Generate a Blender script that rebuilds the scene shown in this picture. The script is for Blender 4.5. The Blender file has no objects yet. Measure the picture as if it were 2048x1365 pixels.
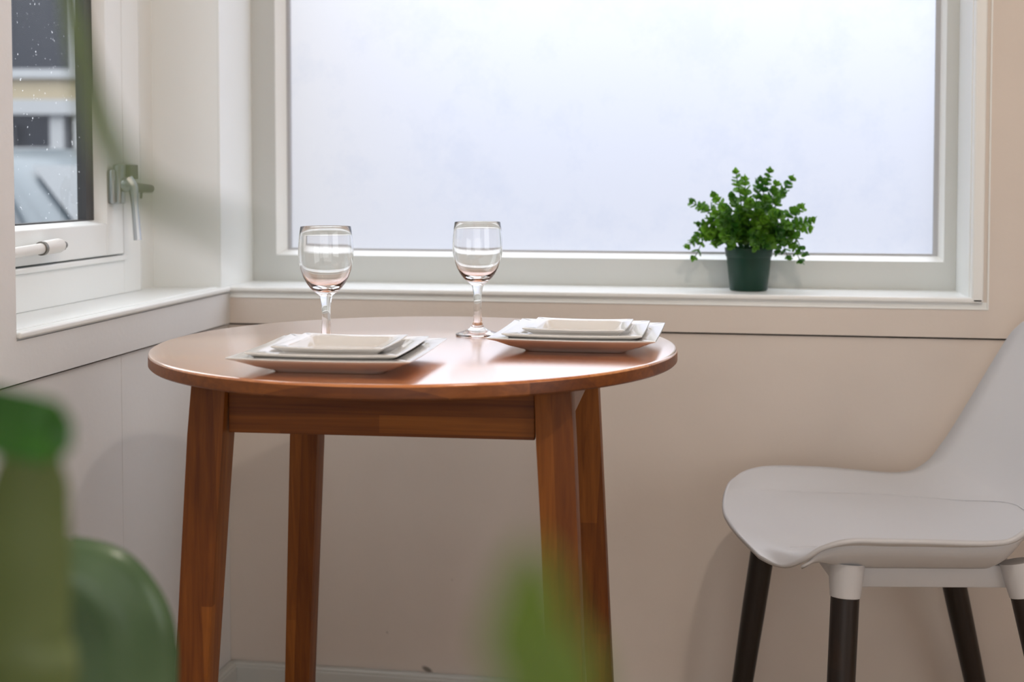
import bpy, bmesh, math, random
from mathutils import Vector, Matrix, noise

D = bpy.data
SC = bpy.context.scene
COL = SC.collection
R = math.radians

# ------------------------------------------------------------------ camera
# world origin: the floor under the inner corner of the two window walls;
# +x runs along the frosted-window wall, -y runs into the room
FPX = 2650.0                      # focal length in pixels of a 2048 px wide frame
PITCH, YAW = 2.4, 10.0
cam_d = D.cameras.new('camera')
cam = D.objects.new('camera', cam_d)
COL.objects.link(cam)
cam.location = (0.9216, -2.2745, 0.978)
cam.rotation_euler = (R(90 - PITCH), 0, R(YAW))
cam_d.sensor_width = 36.0
cam_d.lens = FPX / 2048 * 36
cam_d.shift_y = -(682.5 - (350 + FPX * math.tan(R(PITCH)))) / 2048
cam_d.dof.use_dof = True
cam_d.dof.focus_distance = 1.78
cam_d.dof.aperture_fstop = 4.2
cam_d.clip_start = 0.02
SC.camera = cam

# ------------------------------------------------------------------ world, lights, exposure
SC.view_settings.view_transform = 'Standard'
SC.view_settings.look = 'None'
SC.view_settings.gamma = 1.0
SC.view_settings.use_curve_mapping = False
SC.view_settings.exposure = 0.0
SC.cycles.use_denoising = True
SC.cycles.max_bounces = 14
SC.cycles.transmission_bounces = 12
SC.cycles.transparent_max_bounces = 12
SC.cycles.diffuse_bounces = 6
SC.cycles.caustics_reflective = False
SC.cycles.sample_clamp_indirect = 6.0

world = D.worlds.new('overcast_sky')
SC.world = world
world.use_nodes = True
wn, wl = world.node_tree.nodes, world.node_tree.links
wn.clear()
w_out = wn.new('ShaderNodeOutputWorld')
w_bg = wn.new('ShaderNodeBackground')
w_tc = wn.new('ShaderNodeTexCoord')
w_sep = wn.new('ShaderNodeSeparateXYZ')
w_rmp = wn.new('ShaderNodeValToRGB')
wl.new(w_tc.outputs['Generated'], w_sep.inputs[0])
wl.new(w_sep.outputs['Z'], w_rmp.inputs[0])
wl.new(w_rmp.outputs[0], w_bg.inputs[0])
wl.new(w_bg.outputs[0], w_out.inputs[0])
for k_, (p_, c_) in enumerate([(0.0, (.072, .081, .109)), (.13, (.215, .222, .242)), (.40, (.52, .525, .55)), (1.0, (.93, .94, .98))]):
    e_ = w_rmp.color_ramp.elements[k_] if k_ < 2 else w_rmp.color_ramp.elements.new(p_)
    e_.position, e_.color = p_, (*c_, 1)
w_bg.inputs[1].default_value = 5.6


def light(name, kind, loc, energy, color, **kw):
    d = D.lights.new(name, kind)
    d.energy = energy
    d.color = color
    for k, v in kw.items():
        setattr(d, k, v)
    o = D.objects.new(name, d)
    o.location = loc
    COL.objects.link(o)
    return o


# warm bulb of the room, above the camera's right shoulder: throws the crisp table and chair shadows
light('room_bulb', 'POINT', (1.20, -1.55, 2.0125), 26.0, (1.0, 0.865, 0.75), shadow_soft_size=0.035)
# added soft fill behind the camera, stands in for unseen windows
a = light('room_fill', 'AREA', (0.9, -3.95, 1.05), 16.0, (0.92, 0.97, 1.0), shape='RECTANGLE', size=2.6, size_y=1.5)
a.rotation_euler = (R(90), 0, 0)
# added fill from the right to brighten the left wall; no window there
a = light('side_fill', 'AREA', (3.1, -2.3, 1.1), 13.0, (0.92, 0.97, 1.0), shape='RECTANGLE', size=1.6, size_y=1.3)
a.rotation_euler = (R(90), 0, R(90))


# ------------------------------------------------------------------ materials
def mat(name):
    m = D.materials.new(name)
    m.use_nodes = True
    return m, m.node_tree.nodes, m.node_tree.links, m.node_tree.nodes['Principled BSDF']


def plain(name, col, rough=0.5, metal=0.0, coat=0.0, bump=0.0, bscale=60.0, spec=0.5, sss=0.0):
    m, n, l, b = mat(name)
    b.inputs['Base Color'].default_value = (*col, 1)
    b.inputs['Roughness'].default_value = rough
    b.inputs['Metallic'].default_value = metal
    b.inputs['Coat Weight'].default_value = coat
    b.inputs['Specular IOR Level'].default_value = spec
    if bump:
        t = n.new('ShaderNodeTexCoord')
        x = n.new('ShaderNodeTexNoise')
        x.inputs['Scale'].default_value = bscale
        x.inputs['Detail'].default_value = 4
        u = n.new('ShaderNodeBump')
        u.inputs['Strength'].default_value = bump
        u.inputs['Distance'].default_value = 0.002
        l.new(t.outputs['Object'], x.inputs['Vector'])
        l.new(x.outputs['Fac'], u.inputs['Height'])
        l.new(u.outputs[0], b.inputs['Normal'])
    return m


def wall_paint(name, col, spots=(), rough=0.55):
    """matt wall paint with faint mottling and a few scuffs at fixed places (object space)"""
    m, n, l, b = mat(name)
    t = n.new('ShaderNodeTexCoord')
    x = n.new('ShaderNodeTexNoise')
    x.inputs['Scale'].default_value = 3.5
    x.inputs['Detail'].default_value = 5
    l.new(t.outputs['Object'], x.inputs['Vector'])
    r = n.new('ShaderNodeMapRange')
    r.inputs[1].default_value, r.inputs[2].default_value = 0.3, 0.7
    r.inputs[3].default_value, r.inputs[4].default_value = 0.955, 1.03
    l.new(x.outputs['Fac'], r.inputs[0])
    mul = n.new('ShaderNodeMix')
    mul.data_type = 'RGBA'
    mul.blend_type = 'MULTIPLY'
    mul.inputs[0].default_value = 1.0
    mul.inputs[6].default_value = (*col, 1)
    l.new(r.outputs[0], mul.inputs[7])
    last = mul.outputs[2]
    for (p, sx, sz, rot, dark) in spots:
        mp = n.new('ShaderNodeMapping')
        mp.vector_type = 'TEXTURE'
        mp.inputs['Location'].default_value = p
        mp.inputs['Rotation'].default_value = (0, rot, 0)
        mp.inputs['Scale'].default_value = (sx, sx, sz)
        l.new(t.outputs['Object'], mp.inputs[0])
        ln = n.new('ShaderNodeVectorMath')
        ln.operation = 'LENGTH'
        l.new(mp.outputs[0], ln.inputs[0])
        mr = n.new('ShaderNodeMapRange')
        mr.inputs[1].default_value, mr.inputs[2].default_value = 0.5, 1.0
        mr.inputs[3].default_value, mr.inputs[4].default_value = dark, 0.0
        l.new(ln.outputs[1], mr.inputs[0])
        mx = n.new('ShaderNodeMix')
        mx.data_type = 'RGBA'
        mx.inputs[7].default_value = (0.09, 0.075, 0.06, 1)
        l.new(mr.outputs[0], mx.inputs[0])
        l.new(last, mx.inputs[6])
        last = mx.outputs[2]
    l.new(last, b.inputs['Base Color'])
    b.inputs['Roughness'].default_value = rough
    u = n.new('ShaderNodeBump')
    u.inputs['Strength'].default_value = 0.12
    u.inputs['Distance'].default_value = 0.002
    y = n.new('ShaderNodeTexNoise')
    y.inputs['Scale'].default_value = 120
    l.new(t.outputs['Object'], y.inputs['Vector'])
    l.new(y.outputs['Fac'], u.inputs['Height'])
    l.new(u.outputs[0], b.inputs['Normal'])
    return m


def wood(name, cols, grain='X', width=0.042, length=0.42, rough=0.28, coat=0.0, gloss=0.0, spec=0.5):
    """strip-laminated hardwood: staggered staves of varying tone with long fibres along GRAIN"""
    m, n, l, b = mat(name)
    t = n.new('ShaderNodeTexCoord')
    s = n.new('ShaderNodeSeparateXYZ')
    l.new(t.outputs['Object'], s.inputs[0])
    g = s.outputs[grain]
    o1, o2 = [s.outputs[k] for k in 'XYZ' if k != grain]
    ad = n.new('ShaderNodeMath')
    ad.operation = 'MULTIPLY_ADD'
    ad.inputs[1].default_value = 1.0
    l.new(o1, ad.inputs[0])
    l.new(o2, ad.inputs[2])
    c = n.new('ShaderNodeCombineXYZ')
    l.new(g, c.inputs[0])
    l.new(ad.outputs[0], c.inputs[1])
    br = n.new('ShaderNodeTexBrick')
    br.offset = 0.37
    br.offset_frequency = 2
    br.inputs['Color1'].default_value = (0, 0, 0, 1)
    br.inputs['Color2'].default_value = (1, 1, 1, 1)
    br.inputs['Scale'].default_value = 1.0
    br.inputs['Mortar Size'].default_value = 0.0
    br.inputs['Bias'].default_value = 0.0
    br.inputs['Brick Width'].default_value = length
    br.inputs['Row Height'].default_value = width
    l.new(c.outputs[0], br.inputs['Vector'])
    mp = n.new('ShaderNodeMapping')
    mp.inputs['Scale'].default_value = (3.5, 120, 120) if grain == 'X' else ((120, 3.5, 120) if grain == 'Y' else (120, 120, 3.5))
    l.new(t.outputs['Object'], mp.inputs[0])
    x = n.new('ShaderNodeTexNoise')
    x.inputs['Scale'].default_value = 1.0
    x.inputs['Detail'].default_value = 6
    x.inputs['Roughness'].default_value = 0.62
    x.inputs['Distortion'].default_value = 0.6
    l.new(mp.outputs[0], x.inputs['Vector'])
    mx = n.new('ShaderNodeMath')
    mx.operation = 'MULTIPLY_ADD'
    l.new(br.outputs['Color'], mx.inputs[0])
    mx.inputs[1].default_value = 0.50
    sc = n.new('ShaderNodeMath')
    sc.operation = 'MULTIPLY'
    sc.inputs[1].default_value = 1.05
    l.new(x.outputs['Fac'], sc.inputs[0])
    sb = n.new('ShaderNodeMath')
    sb.operation = 'SUBTRACT'
    sb.inputs[1].default_value = 0.27
    l.new(sc.outputs[0], sb.inputs[0])
    l.new(sb.outputs[0], mx.inputs[2])
    rp = n.new('ShaderNodeValToRGB')
    e = rp.color_ramp.elements
    e[0].position, e[0].color = 0.05, (*cols[0], 1)
    e[1].position, e[1].color = 0.95, (*cols[2], 1)
    k = e.new(0.5)
    k.color = (*cols[1], 1)
    l.new(mx.outputs[0], rp.inputs[0])
    l.new(rp.outputs[0], b.inputs['Base Color'])
    b.inputs['Roughness'].default_value = rough
    b.inputs['Specular IOR Level'].default_value = spec
    b.inputs['Coat Weight'].default_value = coat
    b.inputs['Coat Roughness'].default_value = 0.27
    b.inputs['Coat IOR'].default_value = 1.6
    u = n.new('ShaderNodeBump')
    u.inputs['Strength'].default_value = 0.06
    u.inputs['Distance'].default_value = 0.001
    l.new(x.outputs['Fac'], u.inputs['Height'])
    l.new(u.outputs[0], b.inputs['Normal'])
    if gloss:
        lw = n.new('ShaderNodeLayerWeight')
        lw.inputs[0].default_value = 0.5
        pw = n.new('ShaderNodeMath')
        pw.operation = 'POWER'
        pw.inputs[1].default_value = 1.6
        l.new(lw.outputs['Facing'], pw.inputs[0])
        sc2 = n.new('ShaderNodeMath')
        sc2.operation = 'MULTIPLY'
        sc2.inputs[1].default_value = gloss
        l.new(pw.outputs[0], sc2.inputs[0])
        gb = n.new('ShaderNodeBsdfGlossy')
        gb.inputs['Roughness'].default_value = rough
        gb.inputs[0].default_value = (1, .93, .885, 1)
        ms = n.new('ShaderNodeMixShader')
        l.new(sc2.outputs[0], ms.inputs[0])
        l.new(b.outputs[0], ms.inputs[1])
        l.new(gb.outputs[0], ms.inputs[2])
        l.new(ms.outputs[0], n['Material Output'].inputs[0])
    return m


def leafmat(name, c1, c2, scale=40.0, trans=0.35, rough=0.4):
    m, n, l, b = mat(name)
    t = n.new('ShaderNodeTexCoord')
    x = n.new('ShaderNodeTexNoise')
    x.inputs['Scale'].default_value = scale
    x.inputs['Detail'].default_value = 2
    l.new(t.outputs['Object'], x.inputs['Vector'])
    rp = n.new('ShaderNodeValToRGB')
    rp.color_ramp.elements[0].position, rp.color_ramp.elements[0].color = 0.35, (*c1, 1)
    rp.color_ramp.elements[1].position, rp.color_ramp.elements[1].color = 0.65, (*c2, 1)
    l.new(x.outputs['Fac'], rp.inputs[0])
    l.new(rp.outputs[0], b.inputs['Base Color'])
    b.inputs['Roughness'].default_value = rough
    tr = n.new('ShaderNodeBsdfTranslucent')
    l.new(rp.outputs[0], tr.inputs[0])
    mx = n.new('ShaderNodeMixShader')
    mx.inputs[0].default_value = trans
    l.new(b.outputs[0], mx.inputs[1])
    l.new(tr.outputs[0], mx.inputs[2])
    l.new(mx.outputs[0], n['Material Output'].inputs[0])
    return m


def frosted(name):
    """sand-blasted pane: scatters the daylight, with faint cloudy marks"""
    m, n, l, b = mat(name)
    n.remove(b)
    t = n.new('ShaderNodeTexCoord')
    x = n.new('ShaderNodeTexNoise')
    x.inputs['Scale'].default_value = 9
    x.inputs['Detail'].default_value = 7
    x.inputs['Roughness'].default_value = 0.7
    l.new(t.outputs['Object'], x.inputs['Vector'])
    rp = n.new('ShaderNodeValToRGB')
    rp.color_ramp.elements[0].position, rp.color_ramp.elements[0].color = 0.33, (0.85, 0.88, 0.95, 1)
    rp.color_ramp.elements[1].position, rp.color_ramp.elements[1].color = 0.5, (0.90, 0.92, 0.97, 1)
    l.new(x.outputs['Fac'], rp.inputs[0])
    tr = n.new('ShaderNodeBsdfTranslucent')
    l.new(rp.outputs[0], tr.inputs[0])
    rf = n.new('ShaderNodeBsdfRefraction')
    rf.inputs['Roughness'].default_value = 0.6
    rf.inputs['IOR'].default_value = 1.45
    l.new(rp.outputs[0], rf.inputs[0])
    mx = n.new('ShaderNodeMixShader')
    mx.inputs[0].default_value = 0.72
    l.new(tr.outputs[0], mx.inputs[1])
    l.new(rf.outputs[0], mx.inputs[2])
    l.new(mx.outputs[0], n['Material Output'].inputs[0])
    return m


def clear_pane(name):
    """thin window glass with dried rain drops"""
    m, n, l, b = mat(name)
    n.remove(b)
    tp = n.new('ShaderNodeBsdfTransparent')
    tp.inputs[0].default_value = (0.93, 0.96, 0.96, 1)
    gl = n.new('ShaderNodeBsdfGlossy')
    gl.inputs['Roughness'].default_value = 0.03
    fr = n.new('ShaderNodeFresnel')
    fr.inputs[0].default_value = 1.45
    mx = n.new('ShaderNodeMixShader')
    l.new(fr.outputs[0], mx.inputs[0])
    l.new(tp.outputs[0], mx.inputs[1])
    l.new(gl.outputs[0], mx.inputs[2])
    t = n.new('ShaderNodeTexCoord')
    x = n.new('ShaderNodeTexNoise')
    x.inputs['Scale'].default_value = 150
    x.inputs['Detail'].default_value = 3
    l.new(t.outputs['Object'], x.inputs['Vector'])
    r = n.new('ShaderNodeMapRange')
    r.inputs[1].default_value, r.inputs[2].default_value = 0.685, 0.76
    r.inputs[3].default_value, r.inputs[4].default_value = 0.0, 0.7
    l.new(x.outputs['Fac'], r.inputs[0])
    df = n.new('ShaderNodeBsdfTranslucent')
    df.inputs[0].default_value = (0.9, 0.93, 0.95, 1)
    m2 = n.new('ShaderNodeMixShader')
    l.new(r.outputs[0], m2.inputs[0])
    l.new(mx.outputs[0], m2.inputs[1])
    l.new(df.outputs[0], m2.inputs[2])
    l.new(m2.outputs[0], n['Material Output'].inputs[0])
    return m


def glassmat(name):
    m, n, l, b = mat(name)
    b.inputs['Base Color'].default_value = (1, 1, 1, 1)
    b.inputs['Roughness'].default_value = 0.0
    b.inputs['Transmission Weight'].default_value = 1.0
    b.inputs['IOR'].default_value = 1.5
    return m


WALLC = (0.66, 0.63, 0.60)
M = {}
# object origin of the wall meshes is the world origin, so the scuffs sit where they are given
M['wall_back'] = wall_paint('warm_lit_wall_paint', (0.66, 0.598, 0.540), [  # warm cast of the room light mixed into this wall's colour
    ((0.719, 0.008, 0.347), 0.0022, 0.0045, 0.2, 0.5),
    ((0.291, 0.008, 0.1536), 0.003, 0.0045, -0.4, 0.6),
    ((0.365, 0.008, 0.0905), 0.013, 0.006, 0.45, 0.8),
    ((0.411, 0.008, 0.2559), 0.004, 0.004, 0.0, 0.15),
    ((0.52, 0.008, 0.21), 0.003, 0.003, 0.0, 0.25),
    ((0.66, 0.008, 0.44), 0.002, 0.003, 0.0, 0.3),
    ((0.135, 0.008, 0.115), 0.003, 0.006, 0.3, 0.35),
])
M['wall_left'] = wall_paint('white_wall_paint', (0.70, 0.71, 0.71), [
    ((-0.008, -0.5143, 0.462), 0.0012, 0.009, 0.0, 0.5),
    ((-0.008, -0.5080, 0.450), 0.0010, 0.007, 0.0, 0.3),
])
M['wall'] = wall_paint('room_wall_paint', (0.62, 0.46, 0.36))
M['lit_white'] = plain('window_lit_white_paint', (0.80, 0.825, 0.815), rough=0.3, bump=0.06, bscale=25)  # the frame's white paint made lighter: window light put into its colour
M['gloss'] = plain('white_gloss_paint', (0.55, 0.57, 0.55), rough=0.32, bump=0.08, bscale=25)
M['gap'] = plain('dark_joint', (0.05, 0.045, 0.04), rough=0.9)
M['floor'] = wood('oak_floor', [(0.36, 0.28, 0.20), (0.46, 0.37, 0.28), (0.55, 0.46, 0.36)], 'Y', 0.12, 1.4, rough=0.35)
M['ceil'] = plain('ceiling_paint', (0.75, 0.73, 0.70), rough=0.8, bump=0.1)
M['gasket'] = plain('grey_gasket', (0.42, 0.43, 0.45), rough=0.6)
M['spacer'] = plain('dark_spacer', (0.035, 0.035, 0.035), rough=0.4)
M['frost'] = frosted('frosted_glass')
M['pane'] = clear_pane('window_glass')
M['metal'] = plain('satin_grey_metal', (0.45, 0.47, 0.48), rough=0.3, metal=0.9)
M['dmetal'] = plain('dull_metal', (0.22, 0.21, 0.19), rough=0.45, metal=0.8)
M['plastic'] = plain('white_plastic', (0.70, 0.69, 0.66), rough=0.35)
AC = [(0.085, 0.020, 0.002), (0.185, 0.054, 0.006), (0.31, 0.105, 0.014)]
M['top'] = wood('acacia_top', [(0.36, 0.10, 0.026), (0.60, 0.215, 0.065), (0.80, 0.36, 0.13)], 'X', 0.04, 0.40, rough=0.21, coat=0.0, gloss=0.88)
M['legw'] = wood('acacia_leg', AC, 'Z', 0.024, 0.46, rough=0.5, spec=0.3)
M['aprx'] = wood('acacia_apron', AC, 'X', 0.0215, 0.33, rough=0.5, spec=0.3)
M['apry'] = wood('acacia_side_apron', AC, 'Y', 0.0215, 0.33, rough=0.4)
M['edge'] = wood('acacia_edge_shaded', [(0.075, 0.018, 0.003), (0.15, 0.042, 0.006), (0.25, 0.08, 0.014)], 'X', 0.1, 0.30, rough=0.4, spec=0.4)  # same wood darkened: the rim's shade put into its colour
M['china'] = plain('white_porcelain', (0.78, 0.77, 0.75), rough=0.07, coat=0.3)
M['glass'] = glassmat('clear_glass')
M['pot'] = plain('dark_green_plastic', (0.004, 0.034, 0.020), rough=0.4, spec=0.35)
M['soil'] = plain('soil', (0.02, 0.014, 0.01), rough=0.95, bump=0.8, bscale=200)
M['leaf'] = leafmat('boxwood_leaf', (0.030, 0.14, 0.014), (0.17, 0.38, 0.030), 26, 0.35)
M['stem'] = plain('green_stem', (0.03, 0.12, 0.03), rough=0.5)
M['shell'] = plain('white_chair_plastic', (0.54, 0.545, 0.56), rough=0.42, bump=0.05, bscale=500)
M['dark_leg'] = wood('dark_walnut_leg', [(0.006, 0.003, 0.002), (0.012, 0.006, 0.004), (0.022, 0.010, 0.005)], 'Z', 0.02, 0.5, rough=0.4)
M['bigleaf'] = leafmat('houseplant_leaf', (0.085, 0.155, 0.075), (0.13, 0.22, 0.11), 12, 0.3, 0.27)
M['darkleaf'] = leafmat('dark_houseplant_leaf', (0.015, 0.10, 0.004), (0.04, 0.19, 0.012), 12, 0.25, 0.35)
M['palm'] = leafmat('narrow_leaf', (0.15, 0.24, 0.045), (0.22, 0.33, 0.065), 12, 0.5, 0.4)
M['blade'] = leafmat('dark_narrow_leaf', (0.06, 0.12, 0.015), (0.09, 0.17, 0.02), 12, 0.4, 0.4)
M['olive'] = leafmat('olive_leaf', (0.13, 0.18, 0.04), (0.22, 0.28, 0.11), 9, 0.4, 0.4)
M['terra'] = plain('grey_planter', (0.25, 0.25, 0.25), rough=0.7, bump=0.2)
M['render'] = plain('cream_render', (0.36, 0.30, 0.20), rough=0.9, bump=0.3, bscale=8)
M['white_out'] = plain('white_painted_timber', (0.36, 0.37, 0.38), rough=0.6)
M['dark_pane'] = plain('dark_window', (0.018, 0.020, 0.026), rough=0.05)
M['tarmac'] = plain('tarmac', (0.10, 0.10, 0.105), rough=0.9, bump=0.4, bscale=40)
M['car'] = plain('silver_blue_car_paint', (0.06, 0.08, 0.095), rough=0.35, metal=0.0, coat=0.1)
M['carglass'] = plain('car_glass', (0.03, 0.04, 0.05), rough=0.04, spec=0.5)
M['black'] = plain('black_rubber', (0.012, 0.012, 0.013), rough=0.5)


# ------------------------------------------------------------------ mesh helpers
def finish(name, bm, material, parent=None, smooth=False, angle=35.0, normals=True):
    if normals:
        bmesh.ops.recalc_face_normals(bm, faces=bm.faces)
    me = D.meshes.new(name)
    bm.to_mesh(me)
    bm.free()
    me.materials.append(M[material] if isinstance(material, str) else material)
    if smooth:
        for p in me.polygons:
            p.use_smooth = True
        if angle < 180:
            me.set_sharp_from_angle(angle=R(angle))
    o = D.objects.new(name, me)
    COL.objects.link(o)
    if parent:
        o.parent = parent
    return o


def tag(o, label=None, cat=None, group=None, kind=None):
    if label:
        o['label'] = label
    if cat:
        o['category'] = cat
    if group:
        o['group'] = group
    if kind:
        o['kind'] = kind
    return o


def empty(name, loc=(0, 0, 0), rz=0.0):
    o = D.objects.new(name, None)
    o.empty_display_size = 0.1
    o.location = loc
    o.rotation_euler = (0, 0, rz)
    COL.objects.link(o)
    return o


def struct(o):
    o['kind'] = 'structure'
    return o


def box(bm, x0, x1, y0, y1, z0, z1, bev=0.0, seg=2):
    vs = [bm.verts.new(p) for p in ((x0, y0, z0), (x1, y0, z0), (x1, y1, z0), (x0, y1, z0),
                                    (x0, y0, z1), (x1, y0, z1), (x1, y1, z1), (x0, y1, z1))]
    fs = [bm.faces.new([vs[i] for i in f]) for f in
          ((3, 2, 1, 0), (4, 5, 6, 7), (0, 1, 5, 4), (1, 2, 6, 5), (2, 3, 7, 6), (3, 0, 4, 7))]
    if bev:
        es = list({e for f in fs for e in f.edges})
        bmesh.ops.bevel(bm, geom=es, offset=bev, segments=seg, affect='EDGES', profile=0.5)
    return vs


def prism(bm, pts, a, b):
    """solid with the closed outline PTS (3D points of one end) swept by the vector b-a"""
    n = len(pts)
    v0 = [bm.verts.new(Vector(p) + Vector(a)) for p in pts]
    v1 = [bm.verts.new(Vector(p) + Vector(b)) for p in pts]
    bm.faces.new(v0[::-1])
    bm.faces.new(v1)
    for i in range(n):
        bm.faces.new((v0[i], v0[(i + 1) % n], v1[(i + 1) % n], v1[i]))


def lathe(bm, prof, n=48, cap=True):
    rings = []
    for r, z in prof:
        if r < 1e-6:
            rings.append([bm.verts.new((0, 0, z))])
        else:
            rings.append([bm.verts.new((r * math.cos(2 * math.pi * i / n), r * math.sin(2 * math.pi * i / n), z)) for i in range(n)])
    for a_, b_ in zip(rings, rings[1:]):
        for i in range(n):
            j = (i + 1) % n
            if len(a_) == 1 and len(b_) == 1:
                continue
            if len(a_) == 1:
                bm.faces.new((a_[0], b_[j], b_[i]))
            elif len(b_) == 1:
                bm.faces.new((a_[i], a_[j], b_[0]))
            else:
                bm.faces.new((a_[i], a_[j], b_[j], b_[i]))


def catmull(pts, n):
    P = [Vector(p) for p in pts]
    P = [P[0] * 2 - P[1]] + P + [P[-1] * 2 - P[-2]]
    out = []
    for i in range(1, len(P) - 2):
        for k in range(n):
            t = k / n
            a_, b_, c_, d_ = P[i - 1], P[i], P[i + 1], P[i + 2]
            out.append(0.5 * ((2 * b_) + (c_ - a_) * t + (2 * a_ - 5 * b_ + 4 * c_ - d_) * t * t + (3 * b_ - a_ - 3 * c_ + d_) * t ** 3))
    out.append(P[-2])
    return out


def tube(bm, pts, radii, n=12):
    pts = [Vector(p) for p in pts]
    if not hasattr(radii, '__len__'):
        radii = [radii] * len(pts)
    rings = []
    ref = None
    for i, p in enumerate(pts):
        d = (pts[min(i + 1, len(pts) - 1)] - pts[max(i - 1, 0)]).normalized()
        if ref is None:
            ref = d.orthogonal().normalized()
        ref = (ref - d * ref.dot(d)).normalized()
        q = d.cross(ref)
        rings.append([bm.verts.new(p + (ref * math.cos(2 * math.pi * k / n) + q * math.sin(2 * math.pi * k / n)) * radii[i]) for k in range(n)])
    for a_, b_ in zip(rings, rings[1:]):
        for k in range(n):
            bm.faces.new((a_[k], a_[(k + 1) % n], b_[(k + 1) % n], b_[k]))
    bm.faces.new(rings[0][::-1])
    bm.faces.new(rings[-1])


def solid(name, material, *boxes, parent=None, bev=0.0, smooth=False):
    bm = bmesh.new()
    for b in boxes:
        box(bm, *b, bev=bev)
    return finish(name, bm, material, parent, smooth=smooth)


# ------------------------------------------------------------------ room shell
SILL, APR = 0.774, 0.709          # sill top, bottom edge of the boards below the sills
HEAD, CEIL = 2.05, 2.55
RX, FY = 3.2, -4.2                # right wall, wall behind the camera
YJ = -0.715                       # near jamb of the left window

struct(solid('floor', 'floor', (-0.16, RX + .15, FY - .15, 0.2, -0.12, 0.0)))
struct(solid('ceiling', 'ceil', (-0.16, RX + .15, FY - .15, 0.2, CEIL, CEIL + .12)))
# frosted-window wall: recessed panel under the sill, flush broad casing to its right, head above
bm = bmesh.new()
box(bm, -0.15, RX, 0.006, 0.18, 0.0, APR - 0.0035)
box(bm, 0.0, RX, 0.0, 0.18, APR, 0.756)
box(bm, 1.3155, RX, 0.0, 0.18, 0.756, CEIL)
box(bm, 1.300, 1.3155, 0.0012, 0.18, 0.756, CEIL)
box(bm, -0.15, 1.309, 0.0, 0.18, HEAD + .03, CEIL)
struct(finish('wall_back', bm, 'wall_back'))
# left wall: panel under the sill (boarded, with fine vertical joints), pier nearer the camera, head
bm = bmesh.new()
ys = [FY, -1.9, -1.15, -0.4148, 0.006]
for y0, y1 in zip(ys, ys[1:]):
    box(bm, -0.16, -0.006, y0 + 0.0004, y1 - 0.0004, 0.0, APR - 0.0035, bev=0.0006, seg=1)
box(bm, -0.16, 0.0, FY, YJ, 0.764, CEIL)
box(bm, -0.16, 0.0, FY, 0.0, APR, 0.764)
box(bm, -0.16, 0.0, YJ, 0.0, HEAD + .03, CEIL)
struct(finish('wall_left', bm, 'wall_left'))
struct(solid('wall_right', 'wall', (RX, RX + .15, FY - .15, 0.2, 0, CEIL)))
struct(solid('wall_front', 'wall', (-0.16, RX, FY - .15, FY, 0, CEIL)))
# dark shadow joint behind the lower edge of the sill boards
struct(solid('trim_1', 'gap', (-0.006, RX, 0.010, 0.03, APR - 0.0034, APR - 0.0002),
             (-0.03, -0.010, FY, 0.0, APR - 0.0034, APR - 0.0002)))

# sill of the frosted window with its board, nosing bead and fillet
bm = bmesh.new()
box(bm, 0.0, 1.3155, 0.001, 0.03, 0.756, 0.768)
box(bm, -0.013, 1.2885, 0.004, 0.155, 0.755, SILL)
box(bm, -0.004, 1.3075, -0.006, 0.012, 0.7665, SILL + .0015, bev=0.0032, seg=3)
struct(finish('trim_2', bm, 'lit_white'))
# bead of the right reveal and its outer fillet
bm = bmesh.new()
box(bm, 1.2885, 1.3075, -0.006, 0.02, 0.7665, HEAD + .03, bev=0.0035, seg=3)
box(bm, 1.3135, 1.3165, -0.0016, 0.01, 0.757, HEAD + .03, bev=0.0007)
box(bm, 0.0, 1.3165, -0.0016, 0.01, 0.7555, 0.7580, bev=0.0007)
box(bm, 1.2865, 1.32, 0.012, 0.16, SILL, HEAD + .03)
struct(finish('trim_3', bm, 'lit_white'))
# left window sill with board and worn double bead
bm = bmesh.new()
box(bm, -0.15, -0.004, YJ, -0.008, 0.755, SILL)
box(bm, -0.013, 0.005, YJ + .001, -0.006, 0.7665, SILL + .0015, bev=0.003, seg=3)
box(bm, -0.03, -0.0165, YJ + .001, -0.02, 0.77, SILL + .0022, bev=0.001)
struct(finish('trim_4', bm, 'lit_white'))
# post in the corner between the two windows
bm = bmesh.new()
box(bm, -0.15, -0.0134, -0.010, 0.20, SILL - .01, HEAD + .03, bev=0.003)
box(bm, -0.0150, -0.0115, -0.0118, -0.0085, SILL, HEAD + .03, bev=0.0008)
struct(finish('trim_5', bm, 'lit_white'))

# skirting boards with a rounded lip
bm = bmesh.new()
box(bm, 0.0, RX, -0.012, 0.006, 0.0, 0.080, bev=0.002)
box(bm, -0.002, RX, -0.010, 0.006, 0.076, 0.087, bev=0.004, seg=3)
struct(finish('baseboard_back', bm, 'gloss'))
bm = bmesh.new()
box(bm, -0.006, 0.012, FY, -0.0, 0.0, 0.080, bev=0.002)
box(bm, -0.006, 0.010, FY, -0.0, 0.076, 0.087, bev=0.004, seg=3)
struct(finish('baseboard_left', bm, 'gloss'))


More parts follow.
